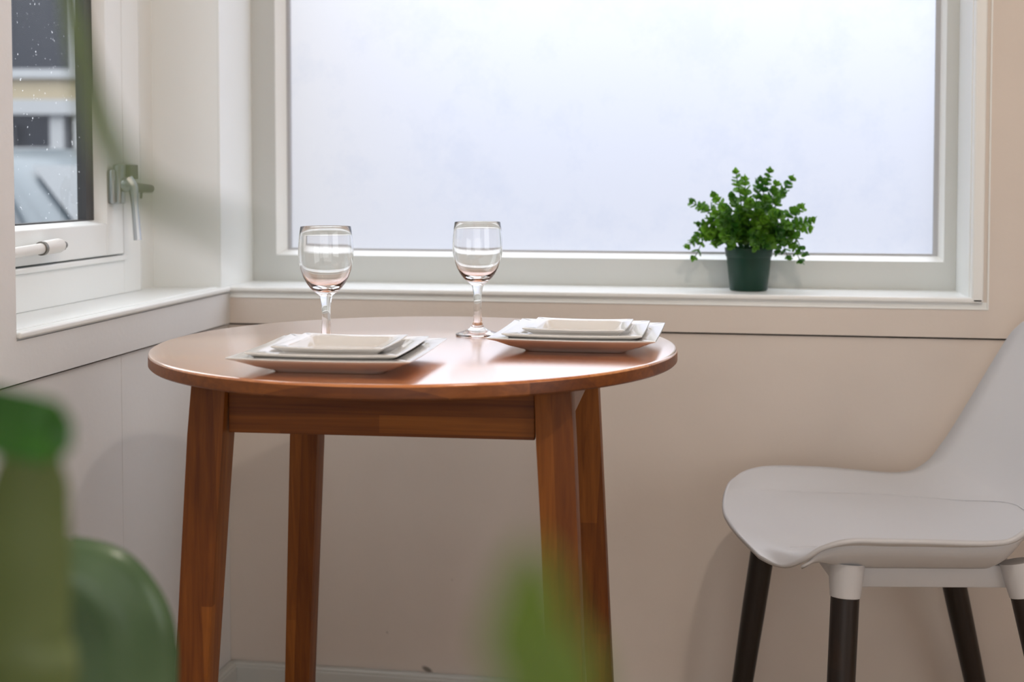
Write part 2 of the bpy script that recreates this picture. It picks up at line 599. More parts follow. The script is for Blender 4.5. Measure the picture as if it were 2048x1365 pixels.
# ------------------------------------------------------------------ windows
def bead_ring(bm, o, i, yo, yi, axis):
    """sloping glazing bead between the rectangles o and i = (a0, a1, z0, z1); depth yo -> yi along AXIS"""
    def P(a_, z, d):
        return (a_, d, z) if axis == 'y' else (d, a_, z)
    oc = [(o[0], o[2]), (o[1], o[2]), (o[1], o[3]), (o[0], o[3])]
    ic = [(i[0], i[2]), (i[1], i[2]), (i[1], i[3]), (i[0], i[3])]
    back = yi + (0.006 if axis == 'y' else -0.006)
    O = [bm.verts.new(P(*c, yo)) for c in oc]
    I = [bm.verts.new(P(*c, yi)) for c in ic]
    OB = [bm.verts.new(P(*c, back)) for c in oc]
    IB = [bm.verts.new(P(*c, back)) for c in ic]
    for k in range(4):
        j = (k + 1) % 4
        bm.faces.new((O[k], O[j], I[j], I[k]))
        bm.faces.new((I[k], I[j], IB[j], IB[k]))
        bm.faces.new((IB[k], IB[j], OB[j], OB[k]))
        bm.faces.new((OB[k], OB[j], O[j], O[k]))


def frame_ring(bm, o, i, d0, d1, axis, bev=0.0015):
    """four frame members between rectangles o and i = (a0, a1, z0, z1)"""
    for a0, a1, z0, z1 in ((o[0], i[0], o[2], o[3]), (i[1], o[1], o[2], o[3]),
                           (i[0], i[1], o[2], i[2]), (i[0], i[1], i[3], o[3])):
        if axis == 'y':
            box(bm, a0, a1, d0, d1, z0, z1)
        else:
            box(bm, d0, d1, a0, a1, z0, z1)


# window 1: the big frosted pane
w1 = struct(empty('window_1', (0.62, 0.15, SILL)))
w1.location = (0, 0, 0)
bm = bmesh.new()
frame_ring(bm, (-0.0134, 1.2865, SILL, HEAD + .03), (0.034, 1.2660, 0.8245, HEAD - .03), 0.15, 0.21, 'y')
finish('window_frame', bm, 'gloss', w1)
bm = bmesh.new()
bead_ring(bm, (0.034, 1.2660, 0.8245, HEAD - .03), (0.0500, 1.2580, 0.8335, HEAD - .038), 0.1515, 0.170, 'y')
finish('glazing_bead', bm, 'lit_white', w1)
bm = bmesh.new()
frame_ring(bm, (0.0475, 1.2610, 0.831, HEAD - .036), (0.0575, 1.2500, 0.8372, HEAD - .045), 0.1705, 0.178, 'y')
finish('gasket', bm, 'gasket', w1)
bm = bmesh.new()
v = [bm.verts.new(p) for p in ((0.045, 0.180, 0.829), (1.26, 0.180, 0.829), (1.26, 0.180, HEAD - .035), (0.045, 0.180, HEAD - .035))]
bm.faces.new(v)
finish('frosted_pane', bm, 'frost', w1, normals=False)

# window 2: side-hung sash on the left, with handle and stay bar
w2 = struct(empty('window_2', (0, 0, 0)))
XF = -0.130
bm = bmesh.new()
box(bm, XF - .06, XF, -0.150, -0.085, SILL, HEAD + .03, bev=0.002)                 # hanging post
prism(bm, [(XF, -0.085, SILL), (XF - .012, -0.066, SILL), (XF - .06, -0.066, SILL), (XF - .06, -0.085, SILL)], (0, 0, 0), (0, 0, HEAD + .03 - SILL))
box(bm, XF - .06, XF - .012, -0.066, -0.0085, SILL, HEAD + .03)
box(bm, XF - .06, XF, YJ - .02, -0.150, SILL, 0.832, bev=0.002)                    # bottom rail
box(bm, XF - .06, XF + .006, YJ - .02, -0.148, 0.832, 0.8405, bev=0.002)           # thin ledge
box(bm, XF - .06, XF, YJ - .02, -0.150, HEAD - .02, HEAD + .03, bev=0.002)
finish('window_frame', bm, 'lit_white', w2)
bm = bmesh.new()
YS, YE = -0.2125, YJ - .01
box(bm, XF - .05, XF + .001, YS, -0.1535, 0.843, HEAD - .023, bev=0.002)
box(bm, XF - .05, XF + .001, YE, YS, 0.843, 0.8965, bev=0.002)
box(bm, XF - .05, XF + .001, YE, YS, HEAD - .08, HEAD - .023, bev=0.002)
box(bm, XF - .05, XF + .001, YE, YE + .03, 0.843, HEAD - .023)
finish('sash', bm, 'lit_white', w2)
bm = bmesh.new()
bead_ring(bm, (YE + .03, YS, 0.8965, HEAD - .08), (YE + .05, -0.2205, 0.9023, HEAD - .1), XF - .001, XF - .018, 'x')
finish('glazing_bead', bm, 'lit_white', w2)
bm = bmesh.new()
frame_ring(bm, (YE + .045, -0.2150, 0.8995, HEAD - .098), (YE + .08, -0.2465, 0.9045, HEAD - .12), XF - .034, XF - .0185, 'x')
finish('spacer_bar', bm, 'spacer', w2)
bm = bmesh.new()
v = [bm.verts.new(p) for p in ((XF - .026, YE + .03, 0.897), (XF - .026, -0.214, 0.897), (XF - .026, -0.214, HEAD - .09), (XF - .026, YE + .03, HEAD - .09))]
bm.faces.new(v)
finish('glass_pane', bm, 'pane', w2, normals=False)

bm = bmesh.new()
box(bm, XF + .001, XF + .013, -0.2100, -0.1800, 0.9290, 0.9880, bev=0.004, seg=3)
box(bm, XF + .006, XF + .020, -0.2010, -0.1800, 0.9290, 0.9960, bev=0.004, seg=3)
hd = finish('window_handle', bm, 'metal', w2, smooth=True)
bm = bmesh.new()
tube(bm, [(XF + .012, -0.186, 0.962), (XF + .030, -0.186, 0.962), (XF + .034, -0.186, 0.962)], [.0125, .0125, .0105], 16)
pts = catmull([(XF + .026, -0.188, 0.9700), (XF + .036, -0.187, 0.955), (XF + .038, -0.186, 0.930), (XF + .040, -0.185, 0.895), (XF + .042, -0.185, 0.868)], 6)
tube(bm, pts, [.0098 - .0035 * min(1, k / 12) + .0015 * max(0, k / 24 - .6) for k in range(len(pts))], 10)
finish('lever', bm, 'metal', hd, smooth=True)
bm = bmesh.new()
tube(bm, [(XF + .022, -0.168, 0.957), (XF + .022, -0.120, 0.9545), (XF + .020, -0.088, 0.9530), (XF + .018, -0.078, 0.9530)], [.0085, .0075, .0070, .0035], 10)
tube(bm, [(XF + .022, -0.128, 0.957), (XF + .022, -0.128, 0.938)], .0022, 8)
finish('latch_tongue', bm, 'dmetal', hd, smooth=True)
solid('keeper', 'dmetal', (XF, XF + .010, -0.1450, -0.1150, 0.9700, 0.9950), parent=w2, bev=0.0015)
XB = XF + .022
bm = bmesh.new()
tube(bm, [(XB, -0.690, 0.8610), (XB, -0.462, 0.8685)], .0082, 16)
sb = finish('stay_bar', bm, 'plastic', w2, smooth=True)
bm = bmesh.new()
tube(bm, [(XB, -0.462, 0.8685), (XB, -0.456, 0.8687)], .0106, 18)
finish('ring', bm, 'dmetal', sb, smooth=True)
bm = bmesh.new()
tube(bm, [(XB, -0.456, 0.8687), (XB, -0.452, 0.8689), (XB, -0.412, 0.8703), (XB, -0.406, 0.8705)], [.0100, .0108, .0112, .0100], 18)
finish('sleeve', bm, 'plastic', sb, smooth=True)
bm = bmesh.new()
tube(bm, [(XB - .020, -0.400, 0.8690), (XB + .004, -0.400, 0.8690)], .0062, 12)
tube(bm, [(XB, -0.408, 0.8705), (XB, -0.392, 0.8705)], .0055, 12)
finish('pivot', bm, 'dmetal', sb, smooth=True)

# ------------------------------------------------------------------ dining table
TC = (0.485, -0.542)
tbl = tag(empty('dining_table', (*TC, 0), R(2.5)),
          'round reddish brown wooden table with splayed legs, set for two in the window corner', 'table')
TR, TT, TH = 0.350, 0.0180, 0.750
bm = bmesh.new()
prof = [(0, TH), (TR - .004, TH), (TR - .0022, TH - .0004), (TR - .0008, TH - .0014), (TR, TH - .0034), (TR, TH - TT + .002), (TR - .002, TH - TT), (0, TH - TT)]
lathe(bm, prof, 128)
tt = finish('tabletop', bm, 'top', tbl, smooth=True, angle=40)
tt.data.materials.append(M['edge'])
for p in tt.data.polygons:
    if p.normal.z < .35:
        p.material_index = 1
LA, LB, LW0, LW1 = 0.2075, 0.2450, 0.0215, 0.0185
for sx, sy in ((-1, -1), (1, -1), (1, 1), (-1, 1)):
    bm = bmesh.new()
    z0, z1 = 0.0, TH - TT
    q = []
    # (z, centre offset, half width): straight block beside the aprons, then splayed and tapered
    for z, c, h in ((z1, LA, LW0), (0.667, LA + .0034, LW0 + .0005), (0.60, LA + .0070, LW0), (z0, LB, LW1)):
        q.append([bm.verts.new((sx * c + a_ * h, sy * c + b_ * h, z)) for a_, b_ in ((-1, -1), (1, -1), (1, 1), (-1, 1))])
    for a_, b_ in zip(q, q[1:]):
        for i in range(4):
            bm.faces.new((a_[i], a_[(i + 1) % 4], b_[(i + 1) % 4], b_[i]))
    bm.faces.new(q[0])
    bm.faces.new(q[-1][::-1])
    es = [e for e in bm.edges if abs(e.verts[0].co.z - e.verts[1].co.z) > .01]
    bmesh.ops.bevel(bm, geom=es, offset=0.002, segments=2, affect='EDGES', profile=0.5)
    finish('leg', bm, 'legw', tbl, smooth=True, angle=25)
for s in (-1, 1):
    zb = 0.667
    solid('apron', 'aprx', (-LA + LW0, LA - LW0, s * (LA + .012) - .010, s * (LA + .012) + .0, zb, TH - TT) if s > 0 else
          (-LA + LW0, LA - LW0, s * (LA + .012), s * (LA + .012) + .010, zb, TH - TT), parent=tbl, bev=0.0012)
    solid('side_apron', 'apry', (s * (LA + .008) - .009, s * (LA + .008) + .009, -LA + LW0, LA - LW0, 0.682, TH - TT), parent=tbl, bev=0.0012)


# ------------------------------------------------------------------ crockery and glasses
def plate_mesh(half, zt, zb, foot, name):
    """square plate: flat foot, flared side, thin level rim; zt = rim height above the foot, zb = well depth"""
    bm = bmesh.new()
    th = 0.0026
    #            half-size, z, corner radius
    prof = [(0.0, 0.0012, .0), (foot - .004, 0.0012, .010), (foot - .003, 0.0, .011), (foot, 0.0, .012), (foot + .002, .0022, .012),
            (foot + (half - foot) * .45, zt * .40, .011), (half * .93, zt - th - .0022, .007), (half - .0006, zt - .0018, .0022),
            (half, zt - .0009, .0022), (half - .0007, zt, .0022),
            (half * .80, zt - .0012, .008), (half * .775, zt - .0030, .009), (half * .735, zb + .0012, .010), (half * .70, zb, .012), (0.0, zb, .0)]
    rings = []
    NC, NE = 5, 8
    for h, z, r in prof:
        if h == 0.0:
            rings.append([bm.verts.new((0, 0, z))])
            continue
        pts = []
        for q in range(4):
            c = Vector(((h - r), (h - r)))
            c = Matrix.Rotation(math.pi / 2 * q, 2) @ c
            for k in range(NC):
                an = math.pi / 2 * q + math.pi / 2 * k / (NC - 1)
                pts.append((c.x + r * math.cos(an), c.y + r * math.sin(an)))
            # points along the straight side, so the rim can sag a touch between its corners
            e0 = Vector(pts[-1])
            an = math.pi / 2 * (q + 1)
            c2 = Matrix.Rotation(math.pi / 2 * (q + 1), 2) @ Vector(((h - r), (h - r)))
            e1 = Vector((c2.x + r * math.cos(an), c2.y + r * math.sin(an)))
            for k in range(1, NE):
                pts.append(tuple(e0.lerp(e1, k / NE)))
        rg = []
        for x, y in pts:
            t = min(abs(x), abs(y)) / max(h, 1e-6)
            lift = 0.0016 * (t ** 2 - .6) * max(0.0, (h - foot) / (half - foot))
            rg.append(bm.verts.new((x, y, z + lift)))
        rings.append(rg)
    for a_, b_ in zip(rings, rings[1:]):
        m_ = max(len(a_), len(b_))
        for i in range(m_):
            j = (i + 1) % m_
            if len(a_) == 1:
                bm.faces.new((a_[0], b_[j], b_[i]))
            elif len(b_) == 1:
                bm.faces.new((a_[i], a_[j], b_[0]))
            else:
                bm.faces.new((a_[i], a_[j], b_[j], b_[i]))
    return bm


PL = {}


def plate(kind, name, x, y, z, rz, label, group):
    dims = {'large': (0.1070, 0.0210, 0.0070, 0.0650), 'medium': (0.0900, 0.0178, 0.0055, 0.0580), 'small': (0.0665, 0.0165, 0.0040, 0.0440)}[kind]
    if kind not in PL:
        o = finish(name, plate_mesh(*dims, name), 'china', None, smooth=True, angle=50)
        PL[kind] = o
    else:
        o = PL[kind].copy()
        COL.objects.link(o)
    o.location = (x, y, z)
    o.rotation_euler = (0, 0, rz)
    tag(o, label, 'plate', group)
    return o


for side, cx, cy, rz in (('left', 0.4480, -0.7570, R(1.6)), ('right', 0.7060, -0.5290, R(0.2))):
    where = 'left stack' if side == 'left' else 'right stack, nearer the chair'
    z = TH + .0003
    plate('large', 'dinner_plate', cx, cy, z, rz, 'large square white plate at the bottom of the ' + where, 'large square plates under the two stacks')
    plate('medium', 'salad_plate', cx - .002, cy, z + .0074, rz + R(.6), 'middle-sized square white plate, second in the ' + where, 'middle square plates of the two stacks')
    plate('small', 'side_plate', cx - .001, cy, z + .0133, rz - R(.5), 'small square white plate on top of the ' + where, 'small square plates on top of the two stacks')

outer = [(0.0, 0.0), (0.0300, 0.0), (0.0313, 0.0008), (0.0313, 0.0018), (0.0300, 0.0028), (0.0220, 0.0052), (0.0140, 0.0085), (0.0100, 0.0112),
         (0.0098, 0.0128), (0.0078, 0.0150), (0.0067, 0.0190), (0.0058, 0.0300), (0.0054, 0.0450), (0.0060, 0.0580), (0.0074, 0.0670), (0.0084, 0.0705),
         (0.0084, 0.0720), (0.0112, 0.0740), (0.0160, 0.0775), (0.0205, 0.0820), (0.0250, 0.0880), (0.0295, 0.0965), (0.0330, 0.1060), (0.0350, 0.1160), (0.0356, 0.1260),
         (0.0352, 0.1370), (0.0341, 0.1490), (0.0326, 0.1602), (0.0323, 0.1612)]
inner = [(0.0318, 0.1612), (0.0315, 0.1602), (0.0329, 0.1490), (0.0339, 0.1370), (0.0342, 0.1260), (0.0336, 0.1160), (0.0315, 0.1060), (0.0278, 0.0970),
         (0.0228, 0.0890), (0.0170, 0.0840), (0.0095, 0.0812), (0.0, 0.0802)]
bm = bmesh.new()
lathe(bm, outer + inner, 64)
glass = finish('wine_glass', bm, 'glass', None, smooth=True, angle=60)
glass.location = (0.3876, -0.6320, TH + .0002)
tag(glass, 'clear stemmed wine glass standing behind the left plate stack, its foot hidden by the plates', 'wine glass', 'wine glasses on the round table')
g2 = glass.copy()
COL.objects.link(g2)
g2.location = (0.5477, -0.4355, TH + .0002)
tag(g2, 'clear stemmed wine glass standing left of the right plate stack, its round foot in view', 'wine glass', 'wine glasses on the round table')

# ------------------------------------------------------------------ potted shrub on the sill
PX, PY = 0.9277, 0.098
pl = tag(empty('potted_plant', (PX, PY, SILL + .0005)), 'small bushy green plant in a dark green plastic pot on the window sill', 'potted plant')
bm = bmesh.new()
lathe(bm, [(0, 0), (.0315, 0), (.0328, .0015), (.0390, .0590), (.0402, .0600), (.0405, .0605), (.0422, .0735), (.0422, .0750), (.0405, .0752), (.0398, .0740), (.0375, .0600), (0, .0600)], 48)
finish('pot', bm, 'pot', pl, smooth=True, angle=35)
bm = bmesh.new()
lathe(bm, [(0, .068), (.02, .067), (.0385, .064), (.0380, .0605), (0, .0605)], 24)
finish('soil', bm, 'soil', pl, smooth=True)

rnd = random.Random(11)
bmL, bmS = bmesh.new(), bmesh.new()


def round_leaf(bm, base, d, nrm, ln, wd, cup=0.25):
    d = d.normalized()
    s = nrm.cross(d)
    if s.length < 1e-4:
        s = d.orthogonal()
    s.normalize()
    n_ = d.cross(s)
    rows = []
    for t in (0.0, 0.18, 0.42, 0.68, 0.88, 1.0):
        w = wd * math.sin(math.pi * (0.10 + 0.86 * t) ** 0.9) if 0 < t < 1 else wd * .10
        row = []
        for k in (-1, -.5, 0, .5, 1):
            row.append(bm.verts.new(base + d * (ln * t) + s * (w * k) + n_ * (wd * cup * (abs(k) ** 1.6) * 1.0 + ln * .22 * t * t)))
        rows.append(row)
    for a_, b_ in zip(rows, rows[1:]):
        for k in range(4):
            bm.faces.new((a_[k], a_[k + 1], b_[k + 1], b_[k]))


# stem tips (dx, dz) as the outline of the shrub shows them, plus a full inner crown
tips = [(-.103, .158), (-.086, .150), (-.063, .171), (-.024, .212), (-.008, .200), (.018, .198), (.036, .214), (.048, .190), (.075, .200), (.060, .178),
        (.092, .150), (.112, .128), (.106, .112), (.080, .102), (-.090, .118), (-.100, .088), (-.108, .082), (-.098, .060), (-.070, .098), (-.060, .085),
        (.085, .075), (.098, .070), (.092, .056), (.070, .062), (-.045, .150), (.0, .160), (.03, .165), (.055, .140), (-.02, .130), (-.05, .120),
        (.04, .115), (.015, .120), (-.035, .095), (.06, .095), (-.005, .095), (.03, .085), (-.06, .140), (-.03, .170), (.02, .140), (.07, .120),
        (-.030, .084), (.012, .080), (-.008, .110), (.040, .088), (-.045, .100), (.028, .130), (-.015, .145), (.050, .075)]
for i, (dx, dz) in enumerate(tips):
    ring = i >= 24
    dy = rnd.uniform(-.068, .034) if ring else rnd.uniform(-.03, .03)
    if ring and i % 2:
        dy = rnd.uniform(-.07, -.035)
    b0 = Vector((dx * .15, dy * .2, .062))
    tip = Vector((dx * .96, dy, dz * .97))
    mid = (b0 + tip) / 2 + Vector((dx * .10, 0, .020 + .012 * rnd.random()))
    if dz < .075:
        mid.z += .020
    path = catmull([b0, mid, tip], 9)
    tube(bmS, path, [.0013 - .0007 * k / len(path) for k in range(len(path))], 6)
    n_pairs = 8
    for k in range(n_pairs):
        f = 0.22 + 0.76 * k / (n_pairs - 1)
        j = min(int(f * (len(path) - 1)), len(path) - 2)
        p = path[j].lerp(path[j + 1], f * (len(path) - 1) - j)
        ax = (path[j + 1] - path[j]).normalized()
        o1 = ax.orthogonal().normalized()
        an = math.pi / 2 * k + rnd.uniform(-.5, .5)
        big = (1.0 - .50 * f) * rnd.uniform(.85, 1.15)
        for side in (0, math.pi):
            q = Matrix.Rotation(an + side, 3, ax) @ o1
            d = (q + ax * rnd.uniform(.25, .8)).normalized()
            ln = .0200 * big
            if p.y + d.y * ln > .045:
                continue
            round_leaf(bmL, p + d * .0008, d, (ax - d * ax.dot(d)) + Vector((0, 0, .05)), ln, ln * .66, .22)
    round_leaf(bmL, tip, (ax + Vector((rnd.uniform(-.4, .4), rnd.uniform(-.4, .2), .2))), Vector((0, 0, 1)), .011, .0062)
    round_leaf(bmL, tip, (ax + Vector((rnd.uniform(-.6, .6), rnd.uniform(-.5, .2), .3))), Vector((0, -1, .3)), .010, .0055)
finish('foliage', bmL, 'leaf', pl, smooth=True, angle=180, normals=False)
finish('stems', bmS, 'stem', pl, smooth=True, angle=180)

# ------------------------------------------------------------------ dining chair
CH = tag(empty('dining_chair', (1.13, -0.27, 0), R(9)), 'white plastic shell chair with dark round legs, facing the round table', 'chair')
# local axes: x = backwards, y = away from the camera; rails: far edge, centre, near edge; k = half width of the flat pan
rows = [
    # far (x, y, z)            centre (x, z)      near (x, y, z)         pan   
    ((-.2125, .130, .4930), (-.2365, .4730), (-.2120, -.140, .4560), .80),
    ((-.190, .167, .4995), (-.2200, .4705), (-.1850, -.174, .4500), .78),
    ((-.166, .186, .5035), (-.2000, .4680), (-.1600, -.196, .4680), .76),
    ((-.136, .200, .5045), (-.1650, .4640), (-.1400, -.201, .4855), .75),
    ((-.090, .207, .5030), (-.1150, .4600), (-.1030, -.208, .4980), .75),
    ((-.040, .209, .5005), (-.0550, .4580), (-.0500, -.210, .4985), .75),
    ((.010, .210, .4960), (.0100, .4580), (.0000, -.210, .4980), .745),
    ((.055, .210, .4925), (.0700, .4590), (.0500, -.210, .4965), .705),
    ((.082, .210, .4930), (.1200, .4620), (.0850, -.209, .4965), .60),
    ((.102, .210, .4985), (.1650, .4690), (.1080, -.208, .5000), .42),
    ((.124, .208, .5150), (.1980, .4850), (.1290, -.206, .5150), .18),
    ((.140, .206, .5380), (.2200, .5080), (.1430, -.206, .5380), .03),
    ((.156, .205, .5620), (.2370, .5380), (.1580, -.205, .5620), .02),
    ((.194, .200, .6300), (.2630, .6000), (.1950, -.200, .6300), .02),
    ((.238, .193, .7100), (.2920, .6850), (.2390, -.193, .7100), .02),
    ((.253, .180, .7360), (.3130, .7450), (.2540, -.180, .7360), .02),
    ((.266, .158, .7530), (.3260, .7780), (.2670, -.158, .7530), .02),
    ((.280, .125, .7660), (.3330, .7930), (.2810, -.125, .7660), .02),
]
SUB = 5
far = catmull([r[0] for r in rows], SUB)
near = catmull([r[2] for r in rows], SUB)
cen = catmull([(r[1][0], 0, r[1][1]) for r in rows], SUB)
PL0, PL1, PE = .75, .200, 2.3       # flat pan: half width as a share of the seat's, rear end, roundness
pan = [PL0 * (1 - min(1.0, max(0.0, p.x) / PL1) ** PE) ** (1 / PE) for p in cen]
NV = 24


def shell_point(i, v):
    E = far[i] if v > 0 else near[i]
    C_ = cen[i]
    a_, k = abs(v), max(.02, pan[i])
    rim = .26
    if a_ <= k:
        f = rim * (a_ / k) ** 2 * k ** 2 / .5
    else:
        f0 = rim * k ** 2 / .5
        t = (a_ - k) / (1 - k)
        f = f0 + (1 - f0) * (t ** 1.25)
    mf = max(0.0, 1 - i / 10)
    f = f * (1 - mf) + a_ ** 2 * mf
    if k < .5:
        g = a_ ** 2.2
        m_ = min(1, (.5 - k) / .35)
        f = f * (1 - m_) + g * m_
    fx = a_ ** 2.2
    return Vector((C_.x + (E.x - C_.x) * fx, E.y * (a_ if True else 0), C_.z + (E.z - C_.z) * f))


bm = bmesh.new()
vs_ = []
vals = sorted(set([-1 + 2 * j / (2 * NV) for j in range(2 * NV + 1)]))
grid = []
for i in range(len(cen)):
    k = max(.02, pan[i])
    # column positions follow the pan edge so that its crease stays crisp
    cols = []
    for j in range(-NV, NV + 1):
        t = abs(j) / NV
        a_ = k * t / .6 if t <= .6 else k + (1 - k) * (t - .6) / .4
        cols.append(math.copysign(a_, j) if j else 0.0)
    grid.append([bm.verts.new(shell_point(i, c)) for c in cols])
for a_, b_ in zip(grid, grid[1:]):
    for j in range(2 * NV):
        bm.faces.new((a_[j], a_[j + 1], b_[j + 1], b_[j]))
bmesh.ops.recalc_face_normals(bm, faces=bm.faces)
if sum(f.normal.z for f in bm.faces) < 0:
    bmesh.ops.reverse_faces(bm, faces=bm.faces)
sh = finish('seat_shell', bm, 'shell', CH, smooth=True, angle=180, normals=False)
md = sh.modifiers.new('thickness', 'SOLIDIFY')
md.thickness = 0.0065
md.offset = -1.0
# fine raised line around the flat of the seat
bm = bmesh.new()
def crease_point(sx, k, sg):
    i = next(q for q in range(1, len(cen)) if cen[q].x >= sx)
    t = (sx - cen[i - 1].x) / (cen[i].x - cen[i - 1].x)
    return shell_point(i - 1, sg * k).lerp(shell_point(i, sg * k), t) + Vector((0, 0, .0001))


half = [(x_ * .01 - .19, PL0) for x_ in range(0, 19)]
half += [(PL1 * math.sin(q * math.pi / 36) ** (2 / PE), PL0 * math.cos(q * math.pi / 36) ** (2 / PE)) for q in range(1, 18)]
ln = [crease_point(x_, k_, 1) for x_, k_ in half] + [crease_point(x_, k_, -1) for x_, k_ in half[::-1]]
tube(bm, ln, [.0002 + .0012 * min(1, k / 8, (len(ln) - 1 - k) / 8) for k in range(len(ln))], 8)
finish('seat_crease', bm, 'shell', sh, smooth=True, angle=180)

# closed underside: panels that run from just inside the rim down to the support frame
for E_, sg in ((far, 1), (near, -1)):
    bm = bmesh.new()
    rg = []
    for i in range(9, 56 if sg < 0 else 51):
        e = E_[i]
        t = (i - 9) / 46
        d_ = min(1.0, 4.2 * t, 4 * (1 - t))
        d_ = d_ * d_ * (3 - 2 * d_)
        p0 = Vector((e.x * .985, e.y * .965, e.z - .009))
        p2 = p0.lerp(Vector((e.x * (.985 - .10 * d_), sg * (abs(e.y) * .96 * (1 - d_) + .150 * d_), e.z - .010 - (e.z - .010 - .441) * d_)), min(1, d_ * 3))
        rg.append([bm.verts.new(p) for p in (p0, p0.lerp(p2, .33) + Vector((0, sg * .008 * d_, -.003)), p0.lerp(p2, .66) + Vector((0, sg * .008 * d_, -.004)), p2)])
    for a_, b_ in zip(rg, rg[1:]):
        for k in range(3):
            bm.faces.new((a_[k], a_[k + 1], b_[k + 1], b_[k]))
    us = finish('underside', bm, 'shell', CH, smooth=True, angle=180)
    md = us.modifiers.new('thickness', 'SOLIDIFY')
    md.thickness = .003
    md.offset = 0

# support frame under the seat with four leg sockets
legs = [((-.0988, -.165, .4055), (-.1060, -.178, .2934)), ((-.1500, .160, .4055), (-.1798, .193, .1488)),
        ((.1330, .160, .4055), (.1972, .190, .1525)), ((.1440, -.165, .4080), (.1800, -.195, .2200))]
bm = bmesh.new()
box(bm, -.092, .150, -.158, -.140, .4165, .4480, bev=.003)
box(bm, -.150, .140, .136, .154, .4165, .4480, bev=.003)
box(bm, -.112, -.085, -.145, .145, .4200, .4440, bev=.003)
box(bm, .105, .140, -.150, .150, .4165, .4440, bev=.003)
fr = finish('support_frame', bm, 'shell', CH, smooth=True, angle=30)
for (t, b) in legs:
    t, b = Vector(t), Vector(b)
    d = (b - t) / (t.z - b.z)
    bm = bmesh.new()
    tube(bm, [t - d * .046, t - d * .012, t - d * .001, t], [.0245, .0215, .0205, .0190], 28)
    finish('leg_socket', bm, 'shell', fr, smooth=True, angle=40)
    bm = bmesh.new()
    ft = t + d * (t.z - .0005)
    tube(bm, [t - d * .02, t.lerp(ft, .3), t.lerp(ft, .7), ft], [.0193, .0188, .0165, .0140], 28)
    finish('leg', bm, 'dark_leg', CH, smooth=True, angle=40)

# ------------------------------------------------------------------ tall houseplant close to the camera
HP = tag(empty('houseplant', (0.42, -1.80, 0.0)), 'tall leafy green houseplant out of focus in the near left corner', 'houseplant')
HPO = Vector(HP.location)


def W(*p):
    return Vector(p) - HPO


bm = bmesh.new()
lathe(bm, [(0, 0), (.11, 0), (.115, .004), (.135, .26), (.14, .265), (.14, .285), (.128, .285), (.120, .24), (0, .24)], 40)
finish('planter', bm, 'terra', HP, smooth=True)
bm = bmesh.new()
lathe(bm, [(0, .262), (.08, .260), (.1215, .255), (.1200, .2405), (0, .2405)], 24)
finish('soil', bm, 'soil', HP, smooth=True)
bm = bmesh.new()
for x, y, zt in ((0, 0, 1.18), (.03, .02, .80), (-.02, -.03, .72)):
    tube(bm, catmull([(x, y, .25), (x * 1.3, y * 1.2, zt * .6), (x * 1.5, y * 1.5, zt)], 8), [.009 - .0002 * k for k in range(17)], 10)
finish('stem', bm, 'stem', HP, smooth=True, angle=180)


def leaf(path, widths, side, material, fold=.25, name='leaf'):
    P = catmull(path, 8)
    n = len(P) - 1
    bm = bmesh.new()
    rowsL = []
    side = Vector(side).normalized()
    for i, p in enumerate(P):
        u = i / n * (len(widths) - 1)
        k = min(int(u), len(widths) - 2)
        f = u - k
        f = f * f * (3 - 2 * f)
        w = widths[k] * (1 - f) + widths[k + 1] * f
        d = (P[min(i + 1, n)] - P[max(i - 1, 0)]).normalized()
        s = (side - d * side.dot(d)).normalized()
        nn = d.cross(s)
        rowsL.append([bm.verts.new(p + s * (w * c) + nn * (w * fold * abs(c))) for c in (-1, -.66, -.33, 0, .33, .66, 1)])
    for a_, b_ in zip(rowsL, rowsL[1:]):
        for c in range(6):
            bm.faces.new((a_[c], a_[c + 1], b_[c + 1], b_[c]))
    o = finish(name, bm, material, HP, smooth=True, angle=180, normals=False)
    m_ = o.modifiers.new('thickness', 'SOLIDIFY')
    m_.thickness = .0006
    m_.offset = 0
    return o


# dark lobe at the left edge, seen nearly edge on
leaf([W(.46, -1.79, .84), W(.58, -1.86, .905), W(.6909, -1.8887, .8985), W(.7030, -1.8865, .8938), W(.7086, -1.8854, .8895)], [.003, .010, .0105, .0095, .003], (0.03, .35, 1), 'darkleaf', .3)
# upright olive blade below it
leaf([W(.45, -1.78, .56), W(.60, -1.83, .68), W(0.6662, -1.8423, 0.7853), W(0.6675, -1.8421, 0.8109), W(0.6683, -1.8419, 0.8400), W(0.6692, -1.8418, 0.8635), W(0.6703, -1.8416, 0.8798)], [.004, .010, .0150, .0150, .0150, .0140, .0100], (1, .25, 0), 'olive', .2)
# broad arching leaf right of it
leaf([W(.44, -1.74, .58), W(0.4521, -1.5043, 0.7103), W(0.4870, -1.4982, 0.7168), W(0.5121, -1.4938, 0.7038), W(0.5250, -1.4915, 0.6761), W(0.5254, -1.4914, 0.6336), W(0.5183, -1.4926, 0.5745)], [.003, .018, .028, .034, .036, .036, .024], (.5, .15, .85), 'bigleaf', -.35)
leaf([W(.43, -1.76, .50), W(0.4118, -1.3997, 0.6550), W(0.4439, -1.3941, 0.6513), W(0.4722, -1.3891, 0.6218), W(0.4752, -1.3886, 0.5774)], [.003, .040, .045, .045, .02], (.8, .2, .45), 'bigleaf', -.2)
